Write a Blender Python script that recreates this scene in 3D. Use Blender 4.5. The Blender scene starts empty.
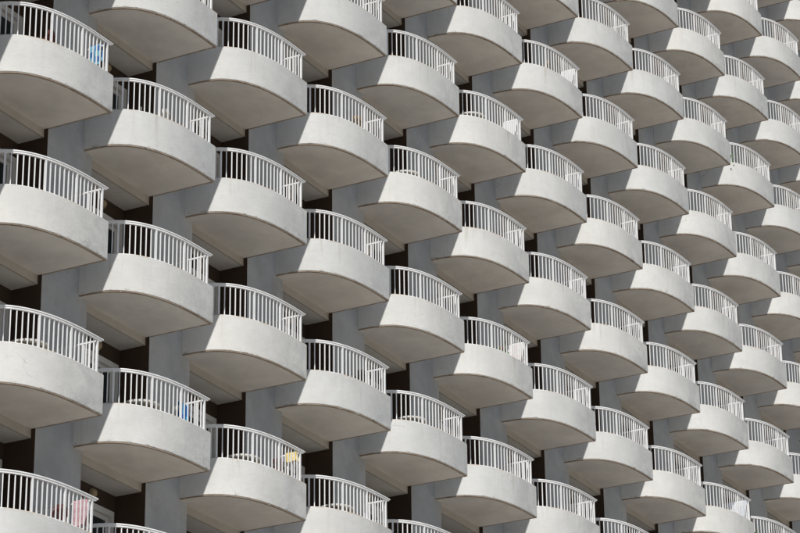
import bpy, bmesh, math, random
from mathutils import Vector, Matrix, noise

random.seed(7)
S = bpy.context.scene
col = S.collection
V = Vector

# ------------------------------------------------------------------ camera
# World: X runs along the facade, Y into the building, Z up.
# Z = 0 is the underside of one storey of balconies, 22.9 m above the ground.
CAM_POS = V((-36.1613, -25.0592, -21.3113))
ROW = [V((0.475204, -0.879803, -0.011282)),      # camera right
       V((0.334881, 0.192705, -0.922344)),       # camera down
       V((0.813656, 0.434523, 0.386204))]        # camera forward
FOC = 2736.37                                    # focal length, in units of an 800-wide frame
cam_d = bpy.data.cameras.new('Camera')
cam = bpy.data.objects.new('Camera', cam_d)
col.objects.link(cam)
r_, u_, b_ = ROW[0], -ROW[1], -ROW[2]
cam.matrix_world = Matrix(((r_.x, u_.x, b_.x, CAM_POS.x),
                           (r_.y, u_.y, b_.y, CAM_POS.y),
                           (r_.z, u_.z, b_.z, CAM_POS.z),
                           (0, 0, 0, 1)))
cam_d.sensor_width = 36
cam_d.lens = 36 * FOC / 800
cam_d.clip_start = 0.5
cam_d.clip_end = 6000
S.camera = cam

# ------------------------------------------------------------------ light
SUN = V((-0.69, -0.292, 1.0)).normalized()       # towards the sun
world = bpy.data.worlds.new('World')
S.world = world
world.use_nodes = True
wn = world.node_tree.nodes
bg = wn['Background']
sky = wn.new('ShaderNodeTexSky')
sky.sky_type = 'NISHITA'
sky.sun_disc = False
sky.sun_elevation = math.asin(SUN.z)
sky.sun_rotation = math.atan2(SUN.x, SUN.y)
sky.air_density = 1.0
sky.dust_density = 0.6
sky.ozone_density = 1.0
world.node_tree.links.new(sky.outputs[0], bg.inputs[0])
bg.inputs[1].default_value = 0.05
sun_d = bpy.data.lights.new('Sun', 'SUN')
sun_d.energy = 4.6
sun_d.angle = math.radians(0.53)
sun_d.color = (1.0, 0.972, 0.925)
sun = bpy.data.objects.new('Sun', sun_d)
sun.rotation_euler = SUN.to_track_quat('Z', 'Y').to_euler()
sun.location = (-40, -40, 60)
col.objects.link(sun)

S.view_settings.view_transform = 'Standard'
S.view_settings.look = 'None'
S.view_settings.exposure = 0.03
S.view_settings.gamma = 1.0
S.view_settings.use_curve_mapping = False
S.render.engine = 'CYCLES'
S.cycles.max_bounces = 8
S.cycles.diffuse_bounces = 5

# ------------------------------------------------------------------ dimensions
H = 2.85           # storey height
W = 3.4311         # column spacing
A, B, PW = 2.355, 1.35, 2.8      # balcony plan: quarter superellipse
T = 0.12           # parapet thickness
PT = 0.755         # parapet top above the soffit
RT = 1.42          # top of handrail above the soffit
GROUND = -22.9
TOP = 30.0
JR, JL = -0.04, -2.085           # recess opening, right and left jamb
BACK = 2.0                      # recess back wall
CZ = 2.70                       # recess ceiling above own soffit level

# ------------------------------------------------------------------ materials
def mat(name):
    m = bpy.data.materials.new(name)
    m.use_nodes = True
    nt = m.node_tree
    return m, nt, nt.nodes['Principled BSDF']

def N(nt, typ, **kw):
    n = nt.nodes.new(typ)
    for k, v in kw.items():
        if k.startswith('i_'):
            key = k[2:]
            key = int(key) if key.isdigit() else key
            n.inputs[key].default_value = v
        else:
            setattr(n, k, v)
    return n

def L(nt, a, b):
    nt.links.new(a, b)

def coords(nt, scale=(1, 1, 1), rnd=True):
    tc = N(nt, 'ShaderNodeTexCoord')
    out = tc.outputs['Object']
    if rnd:
        oi = N(nt, 'ShaderNodeObjectInfo')
        mul = N(nt, 'ShaderNodeMath', operation='MULTIPLY', i_1=57.0)
        L(nt, oi.outputs['Random'], mul.inputs[0])
        add = N(nt, 'ShaderNodeVectorMath', operation='ADD')
        L(nt, out, add.inputs[0])
        L(nt, mul.outputs[0], add.inputs[1])
        out = add.outputs[0]
    if scale != (1, 1, 1):
        m = N(nt, 'ShaderNodeVectorMath', operation='MULTIPLY')
        L(nt, out, m.inputs[0])
        m.inputs[1].default_value = scale
        out = m.outputs[0]
    return out

def noise_tex(nt, vec, scale, detail=4, rough=0.55, dist=0.0):
    n = N(nt, 'ShaderNodeTexNoise')
    n.inputs['Scale'].default_value = scale
    n.inputs['Detail'].default_value = detail
    n.inputs['Roughness'].default_value = rough
    n.inputs['Distortion'].default_value = dist
    L(nt, vec, n.inputs['Vector'])
    return n.outputs[0]

def rng(nt, val, a, b, c=0.0, d=1.0, smooth=True):
    m = N(nt, 'ShaderNodeMapRange')
    m.interpolation_type = 'SMOOTHSTEP' if smooth else 'LINEAR'
    for i, x in zip((1, 2, 3, 4), (a, b, c, d)):
        m.inputs[i].default_value = x
    L(nt, val, m.inputs[0])
    return m.outputs[0]

def math_(nt, op, a, b):
    m = N(nt, 'ShaderNodeMath', operation=op)
    for i, x in enumerate((a, b)):
        if isinstance(x, (int, float)):
            m.inputs[i].default_value = x
        else:
            L(nt, x, m.inputs[i])
    return m.outputs[0]

def mix(nt, fac, a, b, mode='MIX'):
    m = N(nt, 'ShaderNodeMix', data_type='RGBA', blend_type=mode)
    for i, x in ((0, fac), (6, a), (7, b)):
        if isinstance(x, (int, float)):
            m.inputs[i].default_value = x
        elif isinstance(x, tuple):
            m.inputs[i].default_value = (*x, 1.0)
        else:
            L(nt, x, m.inputs[i])
    return m.outputs[2]

def bump(nt, height, strength, dist, prev=None):
    b = N(nt, 'ShaderNodeBump')
    b.inputs['Strength'].default_value = strength
    b.inputs['Distance'].default_value = dist
    L(nt, height, b.inputs['Height'])
    if prev is not None:
        L(nt, prev, b.inputs['Normal'])
    return b.outputs[0]

def plaster(name, base, dirt=(0.30, 0.30, 0.29), weather=True, amount=1.0, tint=0.06):
    m, nt, p = mat(name)
    tc = N(nt, 'ShaderNodeTexCoord')
    sep = N(nt, 'ShaderNodeSeparateXYZ')
    L(nt, tc.outputs['Object'], sep.inputs[0])
    x, z = sep.outputs[0], sep.outputs[2]
    v = coords(nt)
    vh = coords(nt, (1.6, 1.6, 9))       # brush marks along the wall
    vv = coords(nt, (9, 9, 0.7))          # runs down the wall
    big = noise_tex(nt, v, 1.3, 5, 0.6)
    mid = noise_tex(nt, v, 7, 5, 0.6)
    brush = noise_tex(nt, vh, 2.2, 4, 0.6)
    runs = noise_tex(nt, vv, 1.0, 4, 0.6)
    light = tuple(min(1, c * (1 + tint)) for c in base)
    dark = tuple(c * (1 - tint * 1.1) for c in base)
    c = mix(nt, rng(nt, big, 0.3, 0.7), dark, light)
    c = mix(nt, math_(nt, 'MULTIPLY', rng(nt, brush, 0.42, 0.75, 0, 0.38 * amount), rng(nt, mid, 0.35, 0.65)), c, tuple(k * 0.84 for k in base))
    c = mix(nt, rng(nt, runs, 0.52, 0.8, 0, 0.30 * amount), c, tuple(k * q for k, q in zip(base, (0.78, 0.76, 0.72))))
    oi = N(nt, 'ShaderNodeObjectInfo')
    c = mix(nt, 1.0, c, mix(nt, oi.outputs['Random'], (0.90, 0.91, 0.915), (1.0, 0.995, 0.98)), 'MULTIPLY')
    if weather:
        # soot and mould that collect along the lower lip of the free end, a shape of its own
        low = rng(nt, z, 0.40, 0.0)
        end = rng(nt, x, -1.6, -0.35)
        blot = rng(nt, noise_tex(nt, v, 4.0, 6, 0.7, 0.5), 0.44, 0.62)
        fine = rng(nt, noise_tex(nt, v, 24, 4, 0.7), 0.36, 0.66)
        f = math_(nt, 'MULTIPLY', math_(nt, 'MULTIPLY', low, end), math_(nt, 'MULTIPLY', blot, fine))
        c = mix(nt, math_(nt, 'MULTIPLY', f, 0.8), c, dirt)
        # patchy grey weathering, plus the free end's grazing-light falloff painted into the colour
        wx_shade = math_(nt, 'MULTIPLY', rng(nt, x, -1.35, -0.45), rng(nt, noise_tex(nt, v, 2.4, 6, 0.68, 0.4), 0.34, 0.62))
        wx_shade = math_(nt, 'MULTIPLY', wx_shade, rng(nt, noise_tex(nt, v, 13, 5, 0.7), 0.2, 0.7, 0.5, 1.0))
        c = mix(nt, math_(nt, 'MULTIPLY', wx_shade, 0.50), c, (0.43, 0.45, 0.455))
        # rain runs that start under the coping, a few with rust in them
        vr = coords(nt, (5.5, 5.5, 0.35))
        run = rng(nt, noise_tex(nt, vr, 1.6, 3, 0.5), 0.60, 0.74)
        run = math_(nt, 'MULTIPLY', run, rng(nt, z, 0.10, 0.72))
        c = mix(nt, math_(nt, 'MULTIPLY', run, 0.36), c, (0.42, 0.38, 0.32))
        # chips and soot broken along the bottom edge
        chip = math_(nt, 'MULTIPLY', rng(nt, z, 0.085, 0.045), rng(nt, noise_tex(nt, coords(nt, (3, 3, 14)), 1.8, 5, 0.7), 0.56, 0.62))
        c = mix(nt, math_(nt, 'MULTIPLY', chip, 0.7), c, (0.21, 0.185, 0.16))
        # rusty tide line on the coping edge
        tide = math_(nt, 'MULTIPLY', rng(nt, z, PT - 0.03, PT - 0.008), rng(nt, noise_tex(nt, v, 3.0, 4, 0.6), 0.42, 0.6))
        c = mix(nt, math_(nt, 'MULTIPLY', tide, 0.75), c, (0.40, 0.29, 0.19))
        # hairline cracks and patch repairs
        vo = N(nt, 'ShaderNodeTexVoronoi', feature='DISTANCE_TO_EDGE')
        vo.inputs['Scale'].default_value = 1.1
        wob = N(nt, 'ShaderNodeVectorMath', operation='ADD')
        nz = N(nt, 'ShaderNodeTexNoise')
        nz.inputs['Scale'].default_value = 3.5
        L(nt, v, nz.inputs['Vector'])
        sc = N(nt, 'ShaderNodeVectorMath', operation='SCALE')
        sc.inputs['Scale'].default_value = 0.35
        L(nt, nz.outputs[1], sc.inputs[0])
        L(nt, v, wob.inputs[0])
        L(nt, sc.outputs[0], wob.inputs[1])
        L(nt, wob.outputs[0], vo.inputs['Vector'])
        crack = math_(nt, 'MULTIPLY', rng(nt, vo.outputs[0], 0.007, 0.002), rng(nt, big, 0.57, 0.66))
        c = mix(nt, math_(nt, 'MULTIPLY', crack, 0.5), c, (0.33, 0.28, 0.23))
    else:
        damp = math_(nt, 'MULTIPLY', rng(nt, noise_tex(nt, v, 0.9, 6, 0.65, 0.8), 0.54, 0.66), rng(nt, mid, 0.3, 0.7, 0.5, 1.0))
        c = mix(nt, math_(nt, 'MULTIPLY', damp, 0.30 * amount), c, tuple(k * q for k, q in zip(base, (0.68, 0.64, 0.58))))
        patch = rng(nt, noise_tex(nt, v, 1.7, 3, 0.5), 0.62, 0.645)
        c = mix(nt, math_(nt, 'MULTIPLY', patch, 0.35 * amount), c, tuple(min(1, k * 1.12) for k in base))
    L(nt, c, p.inputs['Base Color'])
    p.inputs['Roughness'].default_value = 0.93
    p.inputs['Specular IOR Level'].default_value = 0.2
    nrm = bump(nt, noise_tex(nt, v, 90, 4, 0.7), 0.22 * amount, 0.005)
    nrm = bump(nt, noise_tex(nt, v, 22, 4, 0.65), 0.13 * amount, 0.010, nrm)
    nrm = bump(nt, mid, 0.20 * amount, 0.02, nrm)
    nrm = bump(nt, brush, 0.16 * amount, 0.010, nrm)
    L(nt, nrm, p.inputs['Normal'])
    return m

def simple(name, base, rough=0.6, var=0.12, scale=6.0, metal=0.0, bmp=0.0, rnd=True):
    m, nt, p = mat(name)
    v = coords(nt, rnd=rnd)
    n = noise_tex(nt, v, scale, 5, 0.6)
    c = mix(nt, rng(nt, n, 0.3, 0.7), tuple(k * (1 - var) for k in base), tuple(min(1, k * (1 + var)) for k in base))
    L(nt, c, p.inputs['Base Color'])
    p.inputs['Roughness'].default_value = rough
    p.inputs['Metallic'].default_value = metal
    if bmp:
        L(nt, bump(nt, noise_tex(nt, v, scale * 9, 3), bmp, 0.005), p.inputs['Normal'])
    return m

def drip_mat():
    """lip of the slab: bare plaster broken by brown and sooty stretches"""
    m, nt, p = mat('drip_edge_stained')
    v = coords(nt)
    n1 = noise_tex(nt, v, 2.2, 6, 0.7)
    n2 = noise_tex(nt, v, 7.0, 5, 0.7)
    c = mix(nt, rng(nt, n1, 0.36, 0.60), (0.24, 0.18, 0.13), (0.33, 0.27, 0.21))
    c = mix(nt, rng(nt, n2, 0.55, 0.68, 0, 0.8), c, (0.10, 0.08, 0.065))
    c = mix(nt, rng(nt, n2, 0.42, 0.30, 0, 0.8), c, (0.52, 0.49, 0.44))
    L(nt, c, p.inputs['Base Color'])
    p.inputs['Roughness'].default_value = 0.95
    L(nt, bump(nt, noise_tex(nt, v, 40, 4), 0.5, 0.005), p.inputs['Normal'])
    return m

M = {}
M['parapet'] = plaster('parapet_plaster', (0.71, 0.71, 0.695))
M['wall'] = plaster('pier_plaster', (0.455, 0.465, 0.475), weather=False, amount=0.9, tint=0.10)
M['soffit'] = plaster('soffit_plaster', (0.73, 0.70, 0.66), weather=False, amount=0.6, tint=0.075)
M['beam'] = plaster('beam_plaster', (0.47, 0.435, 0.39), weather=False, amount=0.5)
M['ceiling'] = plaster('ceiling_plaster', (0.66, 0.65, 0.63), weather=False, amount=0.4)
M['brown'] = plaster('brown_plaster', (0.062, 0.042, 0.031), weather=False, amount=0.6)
M['drip'] = drip_mat()
M['floor'] = simple('floor_tile', (0.34, 0.27, 0.21), 0.7, 0.1)
M['rail'] = simple('railing_white_paint', (0.83, 0.835, 0.84), 0.4, 0.05, 4.0)
M['frame'] = simple('door_frame_white', (0.66, 0.66, 0.65), 0.5, 0.05)
M['lamp'] = simple('lamp_opal', (0.36, 0.27, 0.165), 0.4, 0.05)
M['metal'] = simple('lamp_metal', (0.25, 0.22, 0.18), 0.5, 0.1)
M['plastic'] = simple('white_plastic', (0.66, 0.65, 0.61), 0.45, 0.05)
M['cane'] = simple('tan_cane', (0.36, 0.25, 0.14), 0.7, 0.2, 20)
M['red_plastic'] = simple('dark_red_cloth', (0.13, 0.032, 0.03), 0.85, 0.2)
M['black_cloth'] = simple('black_cloth', (0.02, 0.02, 0.022), 0.9, 0.2)
M['tabletop'] = simple('white_table_laminate', (0.60, 0.585, 0.54), 0.5, 0.05)
M['terracotta'] = simple('terracotta', (0.36, 0.14, 0.07), 0.85, 0.15)
M['leaf'] = simple('leaf_green', (0.10, 0.22, 0.03), 0.6, 0.35, 20)
M['petal'] = simple('red_petal', (0.62, 0.03, 0.06), 0.6, 0.2, 20)
M['curtain'] = simple('curtain', (0.55, 0.53, 0.49), 0.9, 0.08)
M['roof'] = simple('roof_gravel', (0.32, 0.30, 0.27), 0.95, 0.2)

def glass_mat():
    m, nt, p = mat('window_glass')
    p.inputs['Base Color'].default_value = (0.035, 0.04, 0.045, 1)
    v = coords(nt)
    L(nt, rng(nt, noise_tex(nt, v, 3), 0.3, 0.7, 0.04, 0.10), p.inputs['Roughness'])
    p.inputs['IOR'].default_value = 1.5
    return m
M['glass'] = glass_mat()

def cloth(name, a, b=None, kind='plain', scale=8.0):
    m, nt, p = mat(name)
    v = coords(nt, rnd=False)
    base = None
    if kind == 'check':
        ck = N(nt, 'ShaderNodeTexChecker')
        ck.inputs['Scale'].default_value = scale
        ck.inputs['Color1'].default_value = (*a, 1)
        ck.inputs['Color2'].default_value = (*b, 1)
        L(nt, v, ck.inputs['Vector'])
        base = ck.outputs[0]
    elif kind == 'stripe':
        w = N(nt, 'ShaderNodeTexWave', bands_direction='Z')
        w.inputs['Scale'].default_value = scale
        L(nt, v, w.inputs['Vector'])
        base = mix(nt, rng(nt, w.outputs[1], 0.45, 0.55), a, b)
    elif kind == 'print':
        base = mix(nt, rng(nt, noise_tex(nt, v, scale, 2), 0.50, 0.56), a, b)
    n = noise_tex(nt, v, 30, 4)
    base = base if base is not None else a
    c = mix(nt, rng(nt, n, 0.3, 0.7, 0.0, 0.15), base, (0.05, 0.05, 0.05), 'MIX')
    L(nt, c, p.inputs['Base Color'])
    p.inputs['Roughness'].default_value = 0.95
    p.inputs['Specular IOR Level'].default_value = 0.1
    L(nt, bump(nt, noise_tex(nt, v, 160, 2), 0.3, 0.002), p.inputs['Normal'])
    return m

def ground_mat():
    m, nt, p = mat('ground_paving')
    v = coords(nt, rnd=False)
    br = N(nt, 'ShaderNodeTexBrick')
    br.inputs['Scale'].default_value = 1.0
    br.inputs['Color1'].default_value = (0.40, 0.375, 0.34, 1)
    br.inputs['Color2'].default_value = (0.365, 0.34, 0.305, 1)
    br.inputs['Mortar'].default_value = (0.22, 0.20, 0.17, 1)
    br.inputs['Mortar Size'].default_value = 0.01
    L(nt, v, br.inputs['Vector'])
    n = noise_tex(nt, v, 0.4, 6, 0.6)
    c = mix(nt, rng(nt, n, 0.35, 0.7, 0, 0.5), br.outputs[0], (0.32, 0.30, 0.27))
    L(nt, c, p.inputs['Base Color'])
    p.inputs['Roughness'].default_value = 0.9
    return m
M['ground'] = ground_mat()

# ------------------------------------------------------------------ mesh helpers
def mesh_from(name, verts, faces, mats, fmat=None, smooth=None):
    me = bpy.data.meshes.new(name)
    me.from_pydata([tuple(v) for v in verts], [], faces)
    for k in (mats if isinstance(mats, (list, tuple)) else [mats]):
        me.materials.append(M[k] if isinstance(k, str) else k)
    if fmat:
        for p, i in zip(me.polygons, fmat):
            p.material_index = i
    bm = bmesh.new()
    bm.from_mesh(me)
    bmesh.ops.recalc_face_normals(bm, faces=bm.faces)
    bm.to_mesh(me)
    bm.free()
    if smooth:
        for p in me.polygons:
            p.use_smooth = True
        me.set_sharp_from_angle(angle=math.radians(smooth))
    me.update()
    return me

class MB:
    """collects vertices and faces of one mesh"""
    def __init__(s):
        s.v, s.f, s.m = [], [], []
    def add(s, vs, fs, mi=0):
        o = len(s.v)
        s.v += [V(p) for p in vs]
        s.f += [tuple(i + o for i in f) for f in fs]
        s.m += [mi] * len(fs)
    def box(s, x0, x1, y0, y1, z0, z1, mi=0, xf=None):
        vs = [V((x, y, z)) for x in (x0, x1) for y in (y0, y1) for z in (z0, z1)]
        if xf is not None:
            vs = [xf @ p for p in vs]
        s.add(vs, [(0, 1, 3, 2), (4, 6, 7, 5), (0, 4, 5, 1), (2, 3, 7, 6), (0, 2, 6, 4), (1, 5, 7, 3)], mi)
    def sweep(s, rings, closed_profile=True, caps=True, mi=0):
        n = len(rings[0])
        vs = [p for r in rings for p in r]
        fs = []
        for i in range(len(rings) - 1):
            for j in range(n if closed_profile else n - 1):
                k = (j + 1) % n
                fs.append((i * n + j, i * n + k, (i + 1) * n + k, (i + 1) * n + j))
        if caps and closed_profile:
            fs.append(tuple(range(n)))
            fs.append(tuple((len(rings) - 1) * n + j for j in range(n)))
        s.add(vs, fs, mi)
    def prism(s, poly, z0, z1, mi=0):
        n = len(poly)
        vs = [V((p[0], p[1], z0)) for p in poly] + [V((p[0], p[1], z1)) for p in poly]
        fs = [tuple(range(n)), tuple(range(n, 2 * n))] + [(i, (i + 1) % n, n + (i + 1) % n, n + i) for i in range(n)]
        s.add(vs, fs, mi)
    def tube(s, pts, rad, seg=8, mi=0):
        rings = []
        for i, p in enumerate(pts):
            p = V(p)
            a = V(pts[max(0, i - 1)]); b = V(pts[min(len(pts) - 1, i + 1)])
            t = (b - a).normalized()
            ref = V((0, 0, 1)) if abs(t.z) < 0.9 else V((1, 0, 0))
            u = t.cross(ref).normalized(); w = t.cross(u)
            r = rad[i] if isinstance(rad, (list, tuple)) else rad
            rings.append([p + (u * math.cos(2 * math.pi * k / seg) + w * math.sin(2 * math.pi * k / seg)) * r for k in range(seg)])
        s.sweep(rings, mi=mi)
    def lathe(s, prof, seg=16, c=(0, 0, 0), mi=0):
        rings = [[V((c[0] + r * math.cos(2 * math.pi * k / seg), c[1] + r * math.sin(2 * math.pi * k / seg), c[2] + z)) for k in range(seg)] for r, z in prof]
        s.sweep(rings, mi=mi)
    def mesh(s, name, mats, smooth=None):
        return mesh_from(name, s.v, s.f, mats, s.m, smooth)

def link(name, me, parent=None, loc=(0, 0, 0), kind=None):
    o = bpy.data.objects.new(name, me)
    col.objects.link(o)
    o.location = loc
    if parent is not None:
        o.parent = parent
    if kind:
        o['kind'] = kind
    return o

def tag(o, label, cat, group=None):
    o['label'] = label
    o['category'] = cat
    if group:
        o['group'] = group
    return o

def thing(name, label, cat, loc=(0, 0, 0), rz=0.0, group=None):
    o = bpy.data.objects.new(name, None)
    col.objects.link(o)
    o.empty_display_size = 0.2
    o.location = loc
    o.rotation_euler = (0, 0, rz)
    return tag(o, label, cat, group)

# ------------------------------------------------------------------ balcony plan
def outline(inset, seg=30):
    """points of the balcony outline (wall tip -> curve -> corner), moved inwards by inset"""
    a, b = A - inset, B - inset
    pts = []
    for i in range(seg + 1):
        th = math.pi / 2 * (1 - i / seg)
        # even spacing on both ends of the superellipse
        x = -a * math.sin(th) ** (2 / PW) if th > 1e-9 else 0.0
        y = b - b * max(0.0, math.cos(th)) ** (2 / PW)
        pts.append((x, y + inset))
    # drop crowded points, end at the straight right side
    out = [pts[0]]
    for p in pts[1:]:
        if p[0] < -inset - 0.02 and math.dist(p, out[-1]) > 0.055:
            out.append(p)
    out.append((-inset, inset))
    return out

curve_cache = {}
def front(inset):
    """resampled front curve with a fixed number of points so that insets can be lofted"""
    if inset not in curve_cache:
        fine = outline(inset, 400)
        fine_len = [0.0]
        for p, q in zip(fine, fine[1:]):
            fine_len.append(fine_len[-1] + math.dist(p, q))
        n = 36
        res = []
        j = 0
        for i in range(n + 1):
            s = fine_len[-1] * i / n
            while j < len(fine_len) - 2 and fine_len[j + 1] < s:
                j += 1
            d = (s - fine_len[j]) / max(1e-9, fine_len[j + 1] - fine_len[j])
            p, q = fine[j], fine[j + 1]
            res.append((p[0] + (q[0] - p[0]) * d, p[1] + (q[1] - p[1]) * d))
        curve_cache[inset] = res
    return curve_cache[inset]

WALL_IN = B + 0.012
def full(inset):
    """tip (run 12 mm into the pier) -> front curve -> corner -> right side"""
    f = front(inset)
    return [(f[0][0], WALL_IN)] + f + [(-inset, inset + 0.3), (-inset, WALL_IN)]

def make_balcony(variant):
    rnd = random.Random(variant)
    prof = [(0.010, 0.028), (0.0, 0.040), (0.0, PT - 0.016), (0.014, PT), (T - 0.014, PT), (T, PT - 0.014), (T, 0.14), (0.010 + 0.05, 0.028)]
    lines = [full(round(i, 4)) for i, z in prof]
    rings = []
    npt = len(lines[0])
    for k in range(npt):
        ring = []
        for (ins, z), ln in zip(prof, lines):
            x, y = ln[k]
            w = noise.noise(V((x * 1.7 + variant * 9.1, y * 1.7, z * 1.2)))
            w2 = noise.noise(V((x * 6 + variant * 3.3, y * 6, z * 5)))
            dz = (w * 0.006 + w2 * 0.003) if z > PT - 0.1 else 0.0
            ring.append(V((x, y + (w * 0.005 + w2 * 0.002 if 0.05 < z and y < B else 0), z + dz)))
        rings.append(ring)
    mb = MB()
    mb.sweep(rings, mi=0)
    mid = full(0.06)
    poly = mid + [(-0.06, B + 0.10), (JL + 0.012, B + 0.10), (JL + 0.012, WALL_IN)]
    mb.prism(poly, 0.02, 0.15, 1)
    return mb.mesh('balcony_mesh', ['parapet', 'floor'], 35)

def make_soffit():
    p = full(0.045)
    poly = p + [(-0.045, B + 0.093), (JL + 0.01, B + 0.093), (JL + 0.01, WALL_IN)]
    mb = MB()
    mb.prism(poly, 0.0125, 0.0195)
    return mb.mesh('soffit_mesh', 'soffit')

def make_drip():
    a, b = full(0.006), full(0.047)
    rings = [[V((p[0], p[1], 0.010)), V((q[0], q[1], 0.009)), V((q[0], q[1], 0.0275)), V((p[0], p[1], 0.0275))] for p, q in zip(a, b)]
    # chipped lower lip
    for i, r in enumerate(rings):
        r[0].z += 0.006 * noise.noise(V((i * 0.9, 0, 0)))
    mb = MB()
    mb.sweep(rings)
    return mb.mesh('drip_edge_mesh', 'drip', 40)

# railing line
RI = 0.068
def rail_path():
    f = front(RI)[::-1]             # from the corner along the curve to the wall
    return f

def along(path, s):
    d = 0.0
    for p, q in zip(path, path[1:]):
        l = math.dist(p, q)
        if d + l >= s:
            t = (s - d) / l
            return (p[0] + (q[0] - p[0]) * t, p[1] + (q[1] - p[1]) * t), math.atan2(q[1] - p[1], q[0] - p[0])
        d += l
    p, q = path[-2], path[-1]
    return q, math.atan2(q[1] - p[1], q[0] - p[0])

SP = 0.1045
S0 = 0.055
fp = rail_path()
flen = sum(math.dist(p, q) for p, q in zip(fp, fp[1:]))
bars, posts = [], []
k = 0
while S0 + k * SP < flen - 0.03:
    pos, ang = along(fp, S0 + k * SP)
    (posts if k % 7 == 0 else bars).append((pos, ang))
    k += 1
y = RI + SP * 0.95
k = 1
while y < B - 0.06:
    bars.append(((-RI, y), math.pi / 2))
    y += SP

BAR_Z0, BAR_Z1 = PT - 0.02, RT - 0.058
def make_bar(w, d):
    mb = MB()
    mb.box(-w / 2, w / 2, -d / 2, d / 2, BAR_Z0, BAR_Z1)
    return mb.mesh('bar_mesh', 'rail')
bar_me = make_bar(0.0185, 0.0185)
post_me = make_bar(0.035, 0.034)

def make_bar_set(items, w, d):
    mb = MB()
    for (p, a) in items:
        xf = Matrix.Translation((p[0], p[1], 0)) @ Matrix.Rotation(a, 4, 'Z')
        mb.box(-w / 2, w / 2, -d / 2, d / 2, BAR_Z0, BAR_Z1, xf=xf)
    return mb
balusters_me = make_bar_set(bars, 0.0185, 0.0185).mesh('balusters_mesh', 'rail')
tmp = make_bar_set(posts, 0.035, 0.034)
posts_me = tmp.mesh('posts_mesh', 'rail')

def make_handrail():
    mb = MB()
    def run(path, prof, miter_end=True):
        rings = []
        for i, p in enumerate(path):
            a = path[max(0, i - 1)]; b = path[min(len(path) - 1, i + 1)]
            t = V((b[0] - a[0], b[1] - a[1], 0)).normalized()
            n = V((-t.y, t.x, 0))
            rings.append([V((p[0], p[1], 0)) + n * o + V((0, 0, z)) for o, z in prof])
        mb.sweep(rings)
    z = RT
    top = [(-0.026, z - 0.030), (-0.032, z - 0.022), (-0.030, z - 0.008), (-0.020, z), (0.020, z), (0.030, z - 0.008), (0.032, z - 0.022), (0.026, z - 0.030)]
    top = [(a * 0.9, b) for a, b in top]
    low = [(-0.021, z - 0.062), (-0.021, z - 0.040), (0.021, z - 0.040), (0.021, z - 0.062)]
    web = [(-0.010, z - 0.041), (-0.010, z - 0.029), (0.010, z - 0.029), (0.010, z - 0.041)]
    sid = [(-0.015, z - 0.066), (-0.015, z - 0.038), (0.015, z - 0.038), (0.015, z - 0.066)]
    fr = fp[:-1] + [(fp[-1][0], WALL_IN)]
    run([(0.028, fr[0][1])] + fr[1:], top)
    run([(-0.022, fr[0][1])] + fr[1:], low)
    run([(-0.012, fr[0][1])] + fr[1:], web)
    side = [(-RI, RI + 0.034), (-RI, 0.5), (-RI, WALL_IN)]
    run(side, sid)
    return mb.mesh('handrail_mesh', 'rail', 35)

# ------------------------------------------------------------------ recess behind the balcony
def make_recess():
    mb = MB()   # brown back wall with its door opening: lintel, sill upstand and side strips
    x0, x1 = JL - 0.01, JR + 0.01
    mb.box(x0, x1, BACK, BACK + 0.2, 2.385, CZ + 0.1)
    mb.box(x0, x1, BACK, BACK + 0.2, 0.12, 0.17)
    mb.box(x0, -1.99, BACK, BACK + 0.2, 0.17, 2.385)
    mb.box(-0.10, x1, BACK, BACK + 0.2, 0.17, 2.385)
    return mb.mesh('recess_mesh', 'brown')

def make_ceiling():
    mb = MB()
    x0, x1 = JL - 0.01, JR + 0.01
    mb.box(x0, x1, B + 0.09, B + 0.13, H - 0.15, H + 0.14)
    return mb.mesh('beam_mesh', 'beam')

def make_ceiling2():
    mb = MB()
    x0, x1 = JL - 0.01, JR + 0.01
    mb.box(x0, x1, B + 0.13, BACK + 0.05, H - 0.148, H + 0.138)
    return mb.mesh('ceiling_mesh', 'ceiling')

def make_door_frame():
    mb = MB()
    y0, y1 = BACK - 0.02, BACK + 0.09
    xs = (-1.99, -0.10)
    mb.box(xs[0], xs[1], y0, y1, 2.275, 2.384)
    mb.box(xs[0], xs[1], y0, y1, 0.171, 0.24)
    mb.box(xs[0], xs[0] + 0.09, y0, y1, 0.24, 2.275)
    mb.box(xs[1] - 0.09, xs[1], y0, y1, 0.24, 2.275)
    return mb.mesh('door_frame_mesh', 'frame')

def make_sash():
    mb = MB()
    y0, y1 = BACK + 0.015, BACK + 0.055
    w = 0.865
    mb.box(0, w, y0, y1, 2.195, 2.274)
    mb.box(0, w, y0, y1, 0.241, 0.33)
    mb.box(0, 0.07, y0, y1, 0.33, 2.195)
    mb.box(w - 0.07, w, y0, y1, 0.33, 2.195)
    return mb.mesh('sash_mesh', 'frame')

def make_pane():
    mb = MB()
    mb.box(0.068, 0.797, BACK + 0.03, BACK + 0.036, 0.328, 2.197)
    return mb.mesh('pane_mesh', 'glass')

def make_lamp():
    mb = MB()
    def disc(prof, mi):
        rings = [[V((-0.80 + r * math.cos(2 * math.pi * k / 18), BACK - d, 2.55 + r * math.sin(2 * math.pi * k / 18))) for k in range(18)] for r, d in prof]
        mb.sweep(rings, mi=mi)
    disc([(0.10, -0.005), (0.10, 0.03), (0.085, 0.035)], 1)
    disc([(0.083, 0.034), (0.08, 0.06), (0.06, 0.085), (0.03, 0.098), (0.004, 0.10)], 0)
    return mb.mesh('wall_lamp_mesh', ['lamp', 'metal'], 40)

bal_me = [make_balcony(i) for i in range(4)]
sof_me, drip_me, hand_me = make_soffit(), make_drip(), make_handrail()
rec_me, beam_me, ceil_me = make_recess(), make_ceiling(), make_ceiling2()
frame_me, sash_me, pane_me, lamp_me = make_door_frame(), make_sash(), make_pane(), make_lamp()

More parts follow.
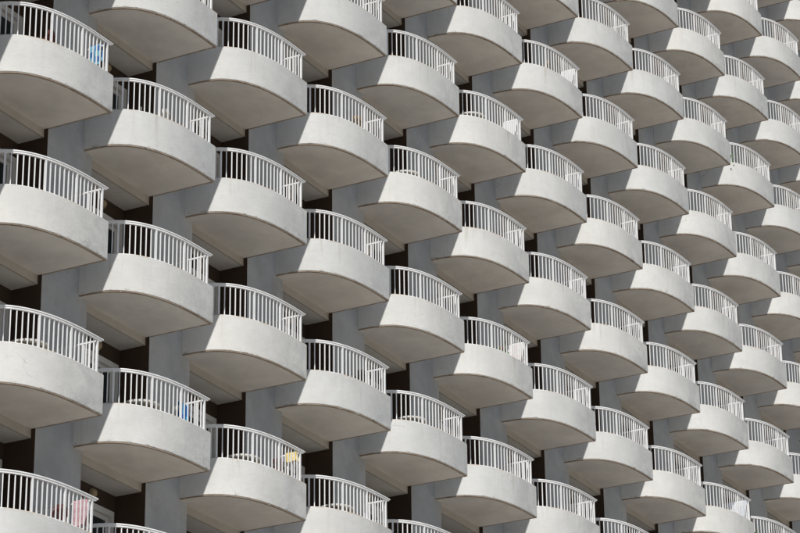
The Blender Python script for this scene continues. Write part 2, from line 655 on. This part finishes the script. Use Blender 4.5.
# ------------------------------------------------------------------ what the frame shows
def project(p):
    d = V(p) - CAM_POS
    w = ROW[2].dot(d)
    return (400 + FOC * ROW[0].dot(d) / w, 266.5 + FOC * ROW[1].dot(d) / w)

def in_frame(c, r, m=0):
    for dx in (-A, -A / 2, 0):
        for dy in (0, B):
            for dz in (0, PT, RT):
                x, y = project((c * W + dx, dy, -r * H + dz))
                if -m < x < 800 + m and -m < y < 533 + m:
                    return True
    return False

units = [(c, r) for c in range(-3, 17) for r in range(-10, 7)]
seen = [u for u in units if in_frame(*u, 2)]
seen_set = set(seen)
extra = set()
for c, r in seen:
    for dc in (-1, 0, 1):
        for dr in (-2, -1, 0, 1):
            if (c + dc, r + dr) not in seen_set:
                extra.add((c + dc, r + dr))
extra = sorted(extra)
near = sorted(seen, key=lambda u: (V((u[0] * W - 1, 0, -u[1] * H)) - CAM_POS).length)
detailed = set(near[:300 // len(bars)])

# ------------------------------------------------------------------ ground
mb = MB()
mb.box(-1500, 1500, -1500, 1500, GROUND - 1, GROUND)
ground = link('ground', mb.mesh('ground_mesh', 'ground'), kind='structure')

# ------------------------------------------------------------------ the building
cols_ = sorted({c for c, r in seen} | {c for c, r in extra})
C0, C1 = cols_[0], cols_[-1]
building = thing('apartment_building', 'tall pale plastered apartment block with rows of rounded balconies and brown recesses',
                 'building', (0, 0, 0))
mb = MB()
mb.box((C0 - 1) * W, (C1 + 1) * W, BACK + 0.6, BACK + 14, GROUND - 0.2, TOP)
link('core_wall', mb.mesh('core_mesh', 'wall'), building)
mb = MB()
mb.box((C0 - 1) * W - 0.2, (C1 + 1) * W + 0.2, 1.2, BACK + 14.2, TOP, TOP + 0.4)
link('roof', mb.mesh('roof_mesh', 'roof'), building)
mb = MB()
x0, x1 = JR, W + JL
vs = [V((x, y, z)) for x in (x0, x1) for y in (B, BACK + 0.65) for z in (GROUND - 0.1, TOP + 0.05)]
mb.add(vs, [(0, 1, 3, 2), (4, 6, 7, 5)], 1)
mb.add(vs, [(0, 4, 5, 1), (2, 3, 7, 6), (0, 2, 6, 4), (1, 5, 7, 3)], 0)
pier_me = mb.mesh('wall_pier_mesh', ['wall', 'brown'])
for c in range(C0 - 1, C1 + 1):
    link('wall_pier', pier_me, building, (c * W, 0, 0))

def add_unit(c, r, vis):
    org = (c * W, 0, -r * H)
    jr = random.Random(c * 101 + r * 17)
    jit = (c * W + jr.uniform(-0.007, 0.007), jr.uniform(-0.002, 0.008), -r * H + jr.uniform(-0.007, 0.007))
    b = link('balcony', bal_me[(c * 7 + r * 13) % 4], building, jit)
    b.rotation_euler = (0, jr.uniform(-0.003, 0.003), 0)
    link('soffit', sof_me, b)
    link('drip_edge', drip_me, b)
    link('handrail', hand_me, b)
    if vis:
        for p, a in posts:
            o = link('post', post_me, b, (p[0], p[1], 0))
            o.rotation_euler = (0, 0, a)
    else:
        link('posts', posts_me, b, kind='stuff')
    if (c, r) in detailed:
        for p, a in bars:
            o = link('baluster', bar_me, b, (p[0], p[1], 0))
            o.rotation_euler = (0, 0, a)
    else:
        link('balusters', balusters_me, b, kind='stuff')
    q = link('recess', rec_me, building, org)
    link('beam', beam_me, q)
    link('ceiling', ceil_me, q)
    if vis:
        link('door_frame', frame_me, q)
        link('door_sash', sash_me, q, (-1.9, 0, 0))
        link('door_sash', sash_me, q, (-1.055, 0.042, 0))
        link('pane', pane_me, q, (-1.9, 0, 0))
        link('pane', pane_me, q, (-1.055, 0.042, 0))
        link('wall_lamp', lamp_me, q)

for u in seen:
    add_unit(*u, True)
for u in extra:
    add_unit(*u, False)


# ------------------------------------------------------------------ things on the balconies
FLOOR = 0.152
def place(c, r, x, y, z=FLOOR):
    return (c * W + x, y, -r * H + z)

def chair_meshes(frame, web):
    res = []
    mb = MB()                                   # dished seat
    n = 8
    g = []
    for i in range(n + 1):
        for j in range(n + 1):
            u, v = i / n * 2 - 1, j / n * 2 - 1
            wd = 0.235 if v < 0.4 else 0.235 - 0.02 * (v - 0.4)
            g.append(V((u * wd, v * 0.215, 0.43 + 0.018 * u * u - 0.012 * (1 - v * v) - (0.02 if v > 0.9 else 0))))
    for off in (0, -0.014):
        mb.v += [p + V((0, 0, off)) for p in g]
    m = (n + 1) ** 2
    for i in range(n):
        for j in range(n):
            a = i * (n + 1) + j
            mb.f += [(a, a + 1, a + n + 2, a + n + 1), (m + a, m + a + n + 1, m + a + n + 2, m + a + 1)]
    rim = [i * (n + 1) for i in range(n + 1)] + [n * (n + 1) + j for j in range(1, n + 1)] + [i * (n + 1) + n for i in range(n - 1, -1, -1)] + [j for j in range(n - 1, 0, -1)]
    for a, b in zip(rim, rim[1:] + rim[:1]):
        mb.f.append((a, b, m + b, m + a))
    mb.m = [0] * len(mb.f)
    res.append(('seat', mb.mesh('chair_seat_mesh', web, 40)))
    mb = MB()                                   # backrest: bowed top rail, bottom rail and slats
    def back_pt(u, t):
        return V((u * (0.235 - 0.02 * t), -0.21 - 0.13 * t + 0.05 * u * u, 0.47 + 0.43 * t - 0.075 * (t ** 4) * u * u))
    for k in range(7):
        u = -0.87 + k * 0.29
        for e in (0,):
            rings = []
            for t in (0.0, 0.25, 0.5, 0.75, 0.94):
                p = back_pt(u, t)
                w = 0.026
                rings.append([p + V((sx * w, sy * 0.008, 0)) for sx, sy in ((-1, -1), (1, -1), (1, 1), (-1, 1))])
            mb.sweep(rings)
    for t, h in ((0.98, 0.075), (0.03, 0.05)):
        rings = []
        for k in range(13):
            u = -1 + k / 6
            p = back_pt(u, t)
            rings.append([p + V((0, sy * 0.014, sz * h / 2)) for sy, sz in ((-1, -1), (-1, 1), (1, 1), (1, -1))])
        mb.sweep(rings)
    res.append(('backrest', mb.mesh('chair_back_mesh', web, 40)))
    for sx in (-1, 1):
        mb = MB()
        pts = [V((sx * 0.245, -0.27, 0.64)), V((sx * 0.265, -0.1, 0.655)), V((sx * 0.27, 0.1, 0.65)), V((sx * 0.262, 0.19, 0.625)), V((sx * 0.25, 0.20, 0.52)), V((sx * 0.245, 0.19, 0.44))]
        mb.tube(pts, [0.018, 0.022, 0.024, 0.022, 0.018, 0.018], 8)
        res.append(('armrest', mb.mesh('chair_arm_mesh', frame, 50)))
        for sy in (-1, 1):
            mb = MB()
            mb.tube([V((sx * 0.215, sy * 0.19, 0.432)), V((sx * 0.235, sy * 0.215, 0.2)), V((sx * 0.25, sy * 0.235, 0.0))], [0.026, 0.021, 0.017], 8)
            res.append(('leg', mb.mesh('chair_leg_mesh', frame, 50)))
    return res

chair_kinds = {'white': chair_meshes('plastic', 'plastic'), 'tan': chair_meshes('cane', 'cane'), 'red': chair_meshes('metal', 'red_plastic'), 'black': chair_meshes('metal', 'black_cloth')}
def chair(kind, c, r, x, y, rz, label, group=None, name='plastic_chair'):
    t = thing(name, label, 'chair', place(c, r, x, y), rz, group)
    for n_, me in chair_kinds[kind]:
        link(n_, me, t)
    return t

def towel(c, r, y0, y1, drop_in, drop_out, material, label, seed, x=-RI, ztop=None, along_x=None, group=None, r0=0.022):
    """cloth hung over a thin bar that runs in Y (or X); origin on the bar"""
    rnd = random.Random(seed)
    ztop = RT - 0.036 if ztop is None else ztop
    nu, nv = 22, 26
    L0, L1 = drop_in, drop_out
    half = math.pi * r0
    vs, fs = [], []
    wy = (y1 - y0)
    for i in range(nu + 1):
        u = i / nu
        li = L0 * (1 + 0.06 * math.sin(u * 5 + seed))
        lo = L1 * (1 + 0.05 * math.sin(u * 4 + seed * 2))
        tot = li + half + lo
        for j in range(nv + 1):
            s_ = tot * j / nv
            if s_ < li:
                dx, dz, h = -r0, -(li - s_), (li - s_)
            elif s_ < li + half:
                a = math.pi - (s_ - li) / r0
                dx, dz, h = r0 * math.cos(a), r0 * math.sin(a), 0
            else:
                dx, dz, h = r0, -(s_ - li - half), (s_ - li - half)
            k = min(1.0, h / 0.15)
            fold = (0.016 * math.sin(u * wy * 34 + seed) + 0.010 * math.sin(u * wy * 71 + seed * 1.7)) * k
            fold += -0.004 + 0.006 * noise.noise(V((u * 4, h * 5, seed)))
            sg = -1 if dx < 0 else 1
            yy = (u - 0.5) * wy * (1 - 0.06 * k * math.sin(h * 6 + seed) ** 2)
            vs.append(V((dx + sg * abs(fold) * 0.9, yy, dz)))
    for i in range(nu):
        for j in range(nv):
            a = i * (nv + 1) + j
            fs.append((a, a + 1, a + nv + 2, a + nv + 1))
    me = mesh_from('towel_mesh', vs, fs, [material], None, 60)
    loc = place(c, r, x, (y0 + y1) / 2, ztop)
    o = link('towel', me, None, loc)
    md = o.modifiers.new('thickness', 'SOLIDIFY')
    md.thickness = 0.005
    md.offset = 1.0
    if along_x is not None:
        o.rotation_euler = (0, 0, along_x)
    tag(o, label, 'towel', group)
    return o

# white round tables, tight to the railing
def table_meshes():
    res = []
    mb = MB()
    mb.lathe([(0.01, 0.70), (0.335, 0.70), (0.345, 0.705), (0.35, 0.725), (0.345, 0.742), (0.33, 0.747), (0.01, 0.747)], 36)
    res.append(('table_top', mb.mesh('table_top_mesh', 'tabletop', 40)))
    mb = MB()
    mb.lathe([(0.25, 0.665), (0.27, 0.665), (0.27, 0.699), (0.25, 0.699)], 24)
    res.append(('apron', mb.mesh('table_apron_mesh', 'metal', 40)))
    for k in range(4):
        a = math.pi / 4 + k * math.pi / 2
        mb = MB()
        mb.tube([V((math.cos(a) * 0.24, math.sin(a) * 0.24, 0.70)), V((math.cos(a) * 0.26, math.sin(a) * 0.26, 0.35)), V((math.cos(a) * 0.30, math.sin(a) * 0.30, 0.0))], [0.017, 0.015, 0.013], 8)
        res.append(('leg', mb.mesh('table_leg_mesh', 'metal', 50)))
    return res
table_parts = table_meshes()
tg = 'round white tables on the balconies'
tl = 'small round white table against a balcony railing, nothing hung beside it'
for c, r, x, y, label in [
        (0, 2, -1.36, 0.66, tl), (3, 2, -1.25, 0.64, tl), (4, 1, -1.42, 0.68, tl), (4, -1, -1.46, 0.70, tl),
        (1, 2, -1.38, 0.66, 'small round white table next to the chair with a bright blue towel'),
        (2, 2, -1.36, 0.66, 'small round white table on the balcony with the yellow towel'),
        (5, -2, -1.52, 0.73, 'small round white table on a balcony with a plain white towel')]:
    t = thing('round_table', label, 'table', place(c, r, x, y - 0.055), random.uniform(0, 1), tg)
    t.scale = (1, 1, 1.07)
    for n_, me in table_parts:
        link(n_, me, t)

wl = 'white plastic slatted armchair, one of a pair behind the same balcony railing'
wg = 'pair of white plastic armchairs'
for (c, r, x, y, a) in [(1, 0, -1.72, 0.95, 0.75), (1, 0, -1.28, 0.62, 0.28)]:
    chair('white', c, r, x, y, a, wl, wg)
chair('black', 3, 1, -0.88, 0.50, 0.10, 'black cloth armchair alone behind a balcony railing', None, 'cloth_chair')
chair('tan', 6, -3, -1.42, 0.60, 0.35, 'tan cane armchair on a balcony with a white towel on its side rail', None, 'cane_chair')
chair('tan', 3, -1, -0.95, 0.52, 0.12, 'tan cane armchair alone on a balcony without towels', None, 'cane_chair')
chair('red', 0, 3, -0.86, 0.47, 0.10, 'dark red cloth armchair beside a pink towel', None, 'cloth_chair')
chair('red', 2, 2, -0.72, 0.50, 0.08, 'dark red cloth armchair beside a small yellow towel', None, 'cloth_chair')
chair('red', 0, 0, -1.50, 0.66, 0.35, 'dark red cloth armchair on the balcony with the blue checked towel', None, 'cloth_chair')
chair('white', 1, 2, -0.70, 0.50, 0.05, 'white plastic armchair with a bright blue towel over its back', None)

towel(0, 0, 0.22, 0.47, 0.38, 0.30, cloth('towel_blue_check', (0.03, 0.13, 0.40), (0.17, 0.45, 0.60), 'check', 9.0),
      'blue and turquoise checked towel hung over a balcony side rail', 1)
towel(0, 0, 0.09, 0.17, 0.40, 0.22, cloth('towel_navy', (0.02, 0.025, 0.06)), 'narrow navy towel hung next to the blue checked towel', 2)
towel(0, 3, 0.18, 0.48, 0.47, 0.30, cloth('towel_pink', (0.52, 0.31, 0.345), (0.57, 0.38, 0.41), 'stripe', 2.0),
      'pink towel hung over a balcony side rail beside a dark red chair', 3)
towel(2, 2, 0.14, 0.40, 0.17, 0.16, cloth('towel_yellow', (0.80, 0.60, 0.16), (0.82, 0.70, 0.38), 'print', 9.0),
      'small yellow printed towel folded over a balcony side rail', 4)
towel(5, 0, 0.12, 0.60, 0.42, 0.30, cloth('towel_white_pink', (0.78, 0.78, 0.77), (0.76, 0.68, 0.67), 'print', 5),
      'white towel with pale pink print on a balcony side rail', 5)
wt = cloth('towel_white', (0.78, 0.79, 0.80))
towel(6, -3, 0.12, 0.66, 0.34, 0.28, wt, 'white towel on a balcony side rail beside a tan cane chair', 6)
towel(5, -2, 0.12, 0.55, 0.40, 0.28, wt, 'white towel on a balcony side rail beside a white plastic armchair', 7)
towel(9, 0, 0.12, 0.75, 0.50, 0.30, cloth('towel_pale_blue', (0.55, 0.63, 0.76), (0.74, 0.77, 0.82), 'print', 3.0),
      'large pale blue and white towel on a balcony side rail', 8)
towel(1, 2, 0.005, 0.325, 0.30, 0.26, cloth('towel_bright_blue', (0.03, 0.20, 0.62), (0.05, 0.45, 0.78), 'check', 5.0),
      'bright blue towel draped over the back of a white plastic chair', 9, x=-0.70 + 0.017, ztop=FLOOR + 0.936, along_x=math.pi / 2 + 0.05, r0=0.03)

def plant(c, r, x, y, label, flowers, seed, hh=0.5):
    rnd = random.Random(seed)
    t = thing('potted_plant', label, 'plant', place(c, r, x, y))
    mb = MB()
    mb.lathe([(0.005, 0.0), (0.10, 0.0), (0.135, 0.22), (0.15, 0.22), (0.15, 0.27), (0.13, 0.27), (0.125, 0.23), (0.005, 0.23)], 16)
    link('pot', mb.mesh('pot_mesh', 'terracotta', 40), t)
    mb = MB(); fl = MB()
    for i in range(150):
        a = rnd.uniform(0, 2 * math.pi)
        el = rnd.uniform(0.1, 1.4)
        d = V((math.cos(a) * math.cos(el), math.sin(a) * math.cos(el), math.sin(el)))
        p = V((0, 0, 0.27)) + V((d.x * 0.20, d.y * 0.20, d.z * hh)) * rnd.uniform(0.4, 1.0)
        up = V((rnd.uniform(-1, 1), rnd.uniform(-1, 1), rnd.uniform(0, 1))).normalized()
        sd = d.cross(up).normalized() * rnd.uniform(0.015, 0.025)
        tip = d * rnd.uniform(0.06, 0.10)
        q = (fl if flowers and rnd.random() < 0.25 and el > 0.7 else mb)
        q.add([p, p + tip * 0.5 + sd, p + tip, p + tip * 0.5 - sd], [(0, 1, 2, 3)])
    for i in range(7):
        a = i * 0.9
        mb.tube([V((0, 0, 0.22)), V((math.cos(a) * 0.05, math.sin(a) * 0.05, 0.22 + hh * 0.5)), V((math.cos(a) * 0.12, math.sin(a) * 0.12, 0.22 + hh * 0.9))], [0.006, 0.005, 0.003], 5)
    link('foliage', mb.mesh('foliage_mesh', 'leaf'), t)
    if flowers:
        link('flowers', fl.mesh('flowers_mesh', 'petal'), t)
    return t

plant(10, -4, -1.93, 0.64, 'bright green leafy plant in a terracotta pot behind a balcony railing', False, 11, 0.80)
plant(10, 0, -1.93, 0.64, 'red flowering plant in a terracotta pot on a balcony', True, 12, 0.95)
plant(5, 0, -0.98, 0.30, 'small red flowering plant in a pot beside a white and pink towel', True, 13, 0.62)
plant(4, -2, -0.92, 0.30, 'small potted plant with red blooms on a balcony without towels or chairs', True, 14, 0.60)

print('UNITS', len(seen), len(extra), 'bars', len(bars), 'posts', len(posts), 'detailed', len(detailed))
